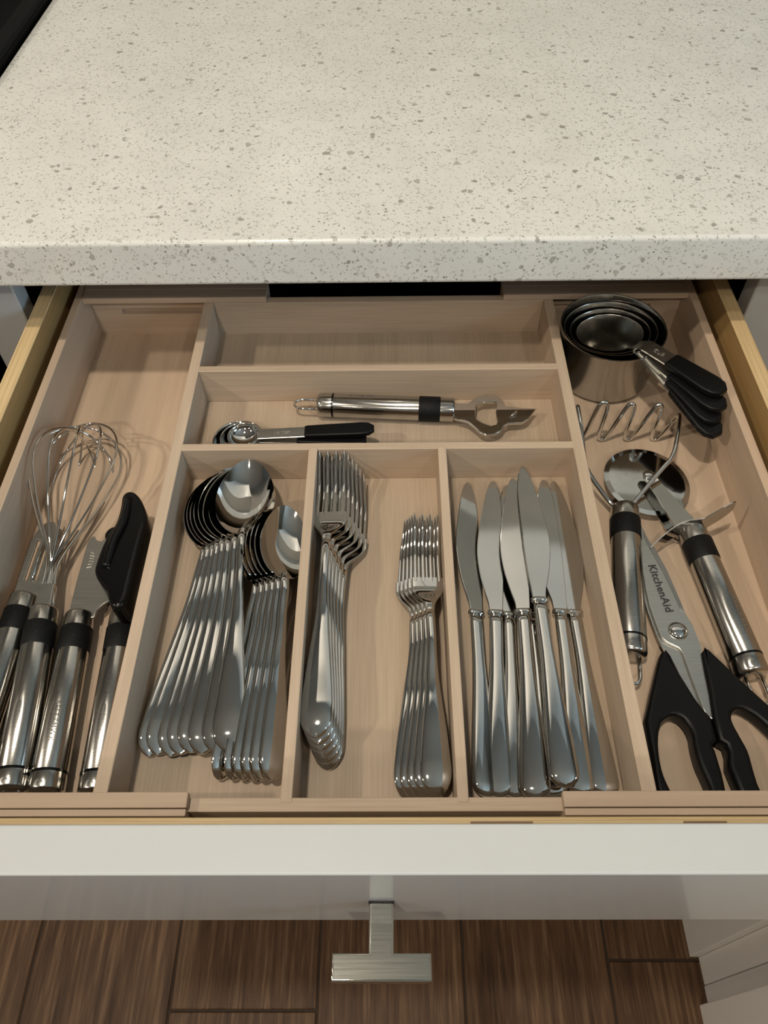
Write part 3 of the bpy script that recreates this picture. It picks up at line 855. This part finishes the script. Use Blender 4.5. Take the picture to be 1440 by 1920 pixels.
# ---- salad forks
N_S = 5
base = make_fork('salad_fork', 0.190, 0.0092, 0.0108, 0.046)
s_names = ['topmost salad fork of the small stack against the knife divider'] + \
          ['%s salad fork from the top in the small stack' % ORD[k] for k in range(1, N_S - 1)] + \
          ['lowest salad fork of the small stack nearest the dinner forks']
for k in range(N_S):
    s = base if k == 0 else copy_tree(base); t = k / (N_S - 1)
    orient(s, lerp((0.0290, 0.0180, -0.0190), (0.0130, 0.0200, -0.0312), t), lerp((0.0282, 0.2070, -0.0215), (0.0185, 0.2090, -0.0335), t), 3 + 3.0 * k)
    tag(s, s_names[k], 'fork', 'salad forks in a stack')
# ---- table knives: tail, head, roll, mirror, label
KN = [((0.0570, 0.0200, -0.0320), (0.0615, 0.2530, -0.0310), 20, 1, 'lone table knife lying closest to the salad forks'),
      ((0.0650, 0.0200, -0.0335), (0.0815, 0.2500, -0.0290), 0, 1, 'table knife with a broad blade, second from the salad fork divider'),
      ((0.0745, 0.0200, -0.0340), (0.0912, 0.2540, -0.0340), 0, -1, 'table knife with only its rounded tip showing between two broad blades'),
      ((0.0855, 0.0170, -0.0270), (0.0960, 0.2510, -0.0225), -6.5, 1, 'table knife with the brightest blade on top of the middle of the pile'),
      ((0.0965, 0.0190, -0.0340), (0.1000, 0.2490, -0.0340), 0, 1, 'table knife mostly hidden under the middle of the knife pile'),
      ((0.1010, 0.0215, -0.0200), (0.1005, 0.2510, -0.0160), 3, -1, 'uppermost table knife of the pile with its whole handle showing'),
      ((0.1130, 0.0200, -0.0330), (0.1190, 0.2500, -0.0285), 6, 1, 'table knife second from the right wall of the knife compartment'),
      ((0.1262, 0.0200, -0.0335), (0.1255, 0.2500, -0.0305), 4, -1, 'table knife lying closest to the right wall of the knife compartment')]
kb = {1: None, -1: None}
for ta, he, ro, mi, lb in KN:
    if kb[mi] is None: kb[mi] = make_knife('table_knife', mi); s = kb[mi]
    else: s = copy_tree(kb[mi])
    orient(s, ta, he, ro); tag(s, lb, 'knife', 'table knives in a pile')

# ================================================================== right compartment
# ---- measuring cups
def measuring_cup(r, h, loc, yaw, zend, label, strip, txt=None, rise=0.0, tilt=0.0):
    o = empty('measuring_cup', loc, label, 'measuring cup', 'nested measuring cups')
    o.rotation_euler = (0, math.radians(-tilt), math.radians(yaw))
    t = 0.0008; rb = r * 0.93
    prof = [(0.001, t), (rb - 0.005, t), (rb - 0.0022, 0.0016), (rb - t, 0.0050), (r - t, h - 0.001), (r - 0.0002, h), (r + 0.0006, h - 0.0002), (r + 0.0006, h - 0.0014), (r, h - 0.002), (rb, 0.0050), (rb - 0.0015, 0.0014), (rb - 0.005, 0.0), (0.001, 0.0)]
    bm = bmesh.new(); lathe_z(bm, prof, 64, True, True)
    me = bm_mesh(bm, 'bowl', True); sharp(me, 50)
    link('bowl', me, cup_m, o, False)
    # strip and grip slope gently from the rim outwards
    z0 = h - 0.0012; x0 = r - 0.0008; x1 = x0 + strip; x2 = x1 + 0.049
    ze = zend - loc[2] - math.tan(math.radians(tilt)) * x2
    def zz(x):
        q = (x - x0) / (x2 - x0)
        return z0 + rise * min(1, q / 0.12) + (ze - z0 - rise) * q
    bm = bmesh.new(); rings = []
    for k in range(9):
        x = x0 + (x1 + 0.004 - x0) * k / 8
        rings.append([Vector((x, a, zz(x) + b)) for a, b in ((-0.0072, -0.0006), (0.0072, -0.0006), (0.0072, 0.0006), (-0.0072, 0.0006))])
    ring_loft(bm, rings)
    sp = link('handle_strip', bm_mesh(bm, 'handle_strip'), satin, o, False)
    g = [(x1, -0.0074), (x1 + 0.003, -0.0082), (x2 - 0.012, -0.0100), (x2 - 0.005, -0.0088), (x2, -0.0040), (x2, 0.0040), (x2 - 0.005, 0.0088), (x2 - 0.012, 0.0100), (x1 + 0.003, 0.0082), (x1, 0.0074)]
    me = curve_mesh('grip', [g], 0.0, 0.0026, 0.0014, 3)
    sl = (zz(x2) - zz(x1)) / (x2 - x1)
    for v in me.vertices: v.co.z += zz(x1) + sl * (v.co.x - x1)
    link('grip', me, black_soft, o, False)
    if txt:
        me = text_mesh('stamped_text', txt, 0.0052, 0.0001)
        sl2 = (zz(x1) - zz(x0 + strip * .2)) / (strip * 0.8)
        me.transform(Matrix.Translation((x0 + strip * 0.55, 0, zz(x0 + strip * 0.55) + 0.0007)) @ Matrix.Rotation(-math.atan(sl2), 4, 'Y'))
        link('stamped_text', me, engr, sp, False)
    return o
measuring_cup(0.0425, 0.0525, (0.1885, 0.3885, -0.0440), -61.5, -0.0050, 'largest measuring cup holding the smaller nested cups in the right back corner', 0.0360)
measuring_cup(0.0375, 0.0450, (0.1890, 0.3870, -0.0395), -59.5, 0.0010, 'second largest measuring cup nested inside the largest', 0.0353, None, 0.0, 5.0)
measuring_cup(0.0322, 0.0380, (0.1895, 0.3860, -0.0350), -55.5, 0.0070, 'second smallest measuring cup nested inside two larger cups', 0.0366, None, 0.0, 7.0)
measuring_cup(0.0268, 0.0315, (0.1900, 0.3860, -0.0300), -51.5, 0.0130, 'smallest measuring cup on top of the nested set with its whole grip showing', 0.0345, '1/4 CUP', 0.006, 9.0)

# ---- potato masher
pmr = empty('potato_masher', (0, 0, 0), 'potato masher with a zigzag wire head beside the tray divider', 'potato masher')
mt, mh = Vector((0.1590, 0.1100, -0.0332)), Vector((0.1775, 0.2315, -0.0332))
orient(pmr, mt, mh)
steel_handle(pmr, (mh - mt).length, 0.0104, 0.0104)
bpy.context.view_layer.update()
inv = pmr.matrix_world.inverted()
def to_local(pts): return [inv @ Vector(p) for p in pts]
ya = 0.3085
top = [(0.1505, -0.0030), (0.1585, -0.0385)]
zig = [(0.1490, ya, -0.004), (0.1545, ya, -0.034), (0.1575, ya, -0.0412), (0.1610, ya, -0.034), (0.1650, ya, -0.006), (0.1685, ya, 0.000), (0.1725, ya, -0.006),
       (0.1722, ya, -0.036), (0.1757, ya, -0.0415), (0.1795, ya, -0.036), (0.1865, ya, -0.008), (0.1900, ya, -0.002), (0.1935, ya, -0.008),
       (0.1933, ya, -0.036), (0.1968, ya, -0.0418), (0.2006, ya, -0.036), (0.2080, ya, -0.009), (0.2115, ya, -0.003), (0.2150, ya, -0.009),
       (0.2150, ya, -0.037), (0.2188, ya, -0.0420), (0.2225, ya, -0.037), (0.2270, ya, -0.022)]
armR = [(0.2290, 0.3070, -0.0130), (0.2285, 0.3020, -0.0120), (0.2195, 0.2750, -0.0135), (0.2140, 0.2640, -0.0160), (0.2060, 0.2560, -0.0190), (0.1860, 0.2360, -0.0300), (0.1815, 0.2310, -0.0325)]
armL = [(0.1700, 0.2310, -0.0325), (0.1640, 0.2400, -0.0300), (0.1530, 0.2560, -0.0220), (0.1500, 0.2660, -0.0160), (0.1490, 0.2900, -0.0060), (0.1490, 0.3050, -0.0040)]
tube_obj('zigzag_wire', to_local(catmull(zig, 5)), 0.00165, chrome, pmr, 10)
tube_obj('wire_arm', to_local(catmull([(0.2270, ya, -0.022)] + armR, 5)), 0.00165, chrome, pmr, 10)
tube_obj('wire_arm', to_local(catmull(armL + [(0.1490, ya, -0.004)], 5)), 0.00165, chrome, pmr, 10)

# ---- pizza cutter
pz = empty('pizza_cutter', (0, 0, 0), 'pizza cutter with a round mirror blade and finger guard beside the right wall', 'pizza cutter')
pt_, ph = Vector((0.2335, 0.0960, -0.0332)), Vector((0.2214, 0.2105, -0.0320))
orient(pz, pt_, ph)
PZL = (ph - pt_).length
steel_handle(pz, PZL, 0.0106, 0.0102)
handle_text(pz, 'BESTZMWK', 0.042, 18, 0.0105)
bpy.context.view_layer.update()
invp = pz.matrix_world.inverted()
def wheel_mesh():
    bm = bmesh.new()
    lathe_z(bm, [(0.0012, 0.0006), (0.0290, 0.0006), (0.0328, 0.00005), (0.0328, -0.00005), (0.0290, -0.0006), (0.0012, -0.0006)], 72, True, True)
    me = bm_mesh(bm, 'cutting_wheel', True); sharp(me, 5); return me
wm = wheel_mesh()
wc = Vector((0.2000, 0.2585, -0.0350))
wm.transform(Matrix.Translation(wc) @ Matrix.Rotation(math.radians(4), 4, 'Y'))
wm.transform(invp); link('cutting_wheel', wm, blade_m, pz, False)
for z in (-0.0288, -0.0412):
    arm = mm([(195.0, 257.0), (196.5, 261.5), (200.5, 262.5), (204.0, 260.0), (212.5, 241.0), (226.0, 213.0), (226.5, 208.0), (213.0, 206.0), (209.0, 208.5), (200.0, 243.0)])
    me = curve_mesh('fork_arm', [arm], z, 0.0006, 0.0002, 1); me.transform(invp); link('fork_arm', me, chrome, pz, False)
bm = bmesh.new(); lathe_z(bm, [(0.0048, -0.0004), (0.0045, 0.0006), (0.0030, 0.0016), (0.0006, 0.0020)], 24)
me = bm_mesh(bm, 'rivet', True); me.transform(Matrix.Translation((0.2000, 0.2585, -0.0280))); me.transform(invp); link('rivet', me, chrome, pz, False)
# finger guard: a narrow bent plate across the neck
gp = catmull([(0.1850, 0.1905, -0.0385), (0.1950, 0.1985, -0.0345), (0.2055, 0.2055, -0.0300), (0.2150, 0.2085, -0.0262), (0.2250, 0.2080, -0.0225), (0.2350, 0.2110, -0.0170), (0.2470, 0.2165, -0.0115)], 5)
bm = bmesh.new(); rings = []
for i, p in enumerate(gp):
    t = i / (len(gp) - 1); e = min(1.0, 6 * min(t, 1 - t) + 0.35)
    hh = 0.0052 * math.sqrt(e)
    dx = Vector((0.10, 0.35, 0.90)).normalized() * hh; dn = Vector((0.35, -0.85, 0.30)).normalized() * 0.0005
    rings.append([p + dx + dn, p + dx - dn, p - dx - dn, p - dx + dn])
ring_loft(bm, rings)
me = bm_mesh(bm, 'finger_guard', True); sharp(me, 40); me.transform(invp); link('finger_guard', me, chrome, pz, False)

# ---- kitchen shears
ks = empty('kitchen_shears', (0.195, 0.10, -0.044), 'kitchen shears with black handles and steel blades in the right compartment', 'scissors')
FB = mm([(185.6, 228.2), (187.3, 212.3), (189.4, 201.3), (192.3, 195.2), (196.7, 176.5), (200.3, 151.7), (201.4, 142.3), (204.2, 133.1), (206.0, 118.8), (203.9, 99.9), (202.4, 79.9), (200.7, 68.0), (197.3, 71.0), (196.4, 78.0), (194.7, 93.8), (193.4, 107.2), (193.2, 112.5), (191.2, 116.8), (184.8, 120.6), (181.7, 124.4), (180.4, 132.1), (178.9, 147.9), (179.0, 160.1), (180.0, 176.6), (181.1, 191.2)])
fbo = link('front_blade', curve_mesh('front_blade', [FB], -0.0345, 0.0009, 0.0003, 1), satin, ks)
BB = mm([(178.0, 226.0), (182.5, 215.0), (186.0, 190.0), (192.0, 150.0), (196.0, 122.0), (199.0, 94.8), (200.0, 74.0), (196.5, 72.0), (193.0, 80.8), (187.2, 97.9), (181.6, 117.3), (180.0, 124.2), (178.6, 134.3), (177.2, 147.0), (177.0, 165.0), (177.4, 190.0)])
link('back_blade', curve_mesh('back_blade', [BB], -0.0366, 0.0009, 0.0003, 1), satin, ks)
bevel_strip = mm([(187.3, 212.3), (189.4, 201.3), (192.3, 195.2), (196.7, 176.5), (200.3, 151.7), (201.2, 143.0), (198.6, 146.0), (196.6, 160.0), (193.0, 178.0), (188.8, 194.0), (186.2, 205.0)])
link('ground_edge', curve_mesh('ground_edge', [bevel_strip], -0.0335, 0.00022, 0.0, 1), steel('ground_steel', (0.36, 0.355, 0.33), 0.38), fbo)
LH = mm([(180.3, 116.3), (174.7, 104.8), (165.6, 83.6), (158.7, 66.3), (158.4, 54.3), (157.8, 39.1), (156.8, 25.0), (158.5, 14.5), (166.0, 8.8), (177.0, 7.6), (188.0, 9.2), (194.6, 15.0), (196.4, 24.0), (196.9, 34.6), (196.4, 47.8), (195.6, 50.5), (199.2, 53.7), (199.2, 68.5), (196.2, 73.0), (192.6, 80.6), (187.0, 97.0), (183.0, 115.2)])
LI = mm([(164.6, 25.0), (162.4, 36.7), (163.6, 51.7), (167.2, 63.2), (171.5, 68.0), (176.4, 69.8), (181.0, 68.0), (184.0, 63.0), (185.0, 57.1), (184.4, 50.8), (184.8, 40.0), (187.3, 25.9), (184.5, 17.0), (176.0, 14.5), (168.0, 17.0)])
link('handle_loop', curve_mesh('handle_loop', [LH, smooth_loop(LI, 3)], -0.0365, 0.0060, 0.0026, 4), black_soft, ks)
RH = mm([(204.8, 117.2), (207.3, 117.6), (215.5, 105.6), (222.8, 94.8), (236.0, 77.0), (242.3, 66.0), (247.0, 54.0), (248.0, 42.0), (245.5, 28.0), (238.5, 16.0), (228.0, 9.5), (216.0, 8.8), (207.5, 13.0), (204.2, 23.9), (202.0, 38.7), (204.0, 46.5), (203.8, 51.2), (200.4, 53.7), (200.5, 69.0), (202.3, 84.4), (203.3, 100.5)])
RI = mm([(232.5, 61.2), (225.4, 70.0), (219.3, 73.9), (214.7, 73.0), (212.0, 69.6), (211.6, 64.5), (213.6, 56.1), (215.8, 47.1), (215.8, 35.6), (216.4, 24.8), (221.0, 17.5), (229.0, 18.5), (236.0, 28.0), (238.8, 40.0), (237.6, 51.0)])
link('handle_loop', curve_mesh('handle_loop', [RH, smooth_loop(RI, 3)], -0.0365, 0.0060, 0.0026, 4), black_soft, ks)
bm = bmesh.new(); lathe_z(bm, [(0.0066, 0.0), (0.0064, 0.0008), (0.0054, 0.0020), (0.0034, 0.0028), (0.0008, 0.0031)], 32)
me = bm_mesh(bm, 'pivot_screw', True); me.transform(Matrix.Translation((0.1934, 0.1289, -0.0337))); link('pivot_screw', me, chrome, ks)
me = text_mesh('brand_text', 'KitchenAid', 0.0076, 0.00008, 0.0002, 1.06)
a0, a1 = Vector((0.1868, 0.1810, 0)), Vector((0.1911, 0.1434, 0))
d = (a1 - a0); ang = math.atan2(d.y, d.x); xs = [v.co.x for v in me.vertices]; k_ = d.length / (max(xs) - min(xs))
me.transform(Matrix.Translation((a0 + a1) / 2 + Vector((0, 0, -0.0335))) @ Matrix.Rotation(ang, 4, 'Z') @ Matrix.Diagonal((k_, 1, 1, 1)))
link('brand_text', me, ink, fbo)
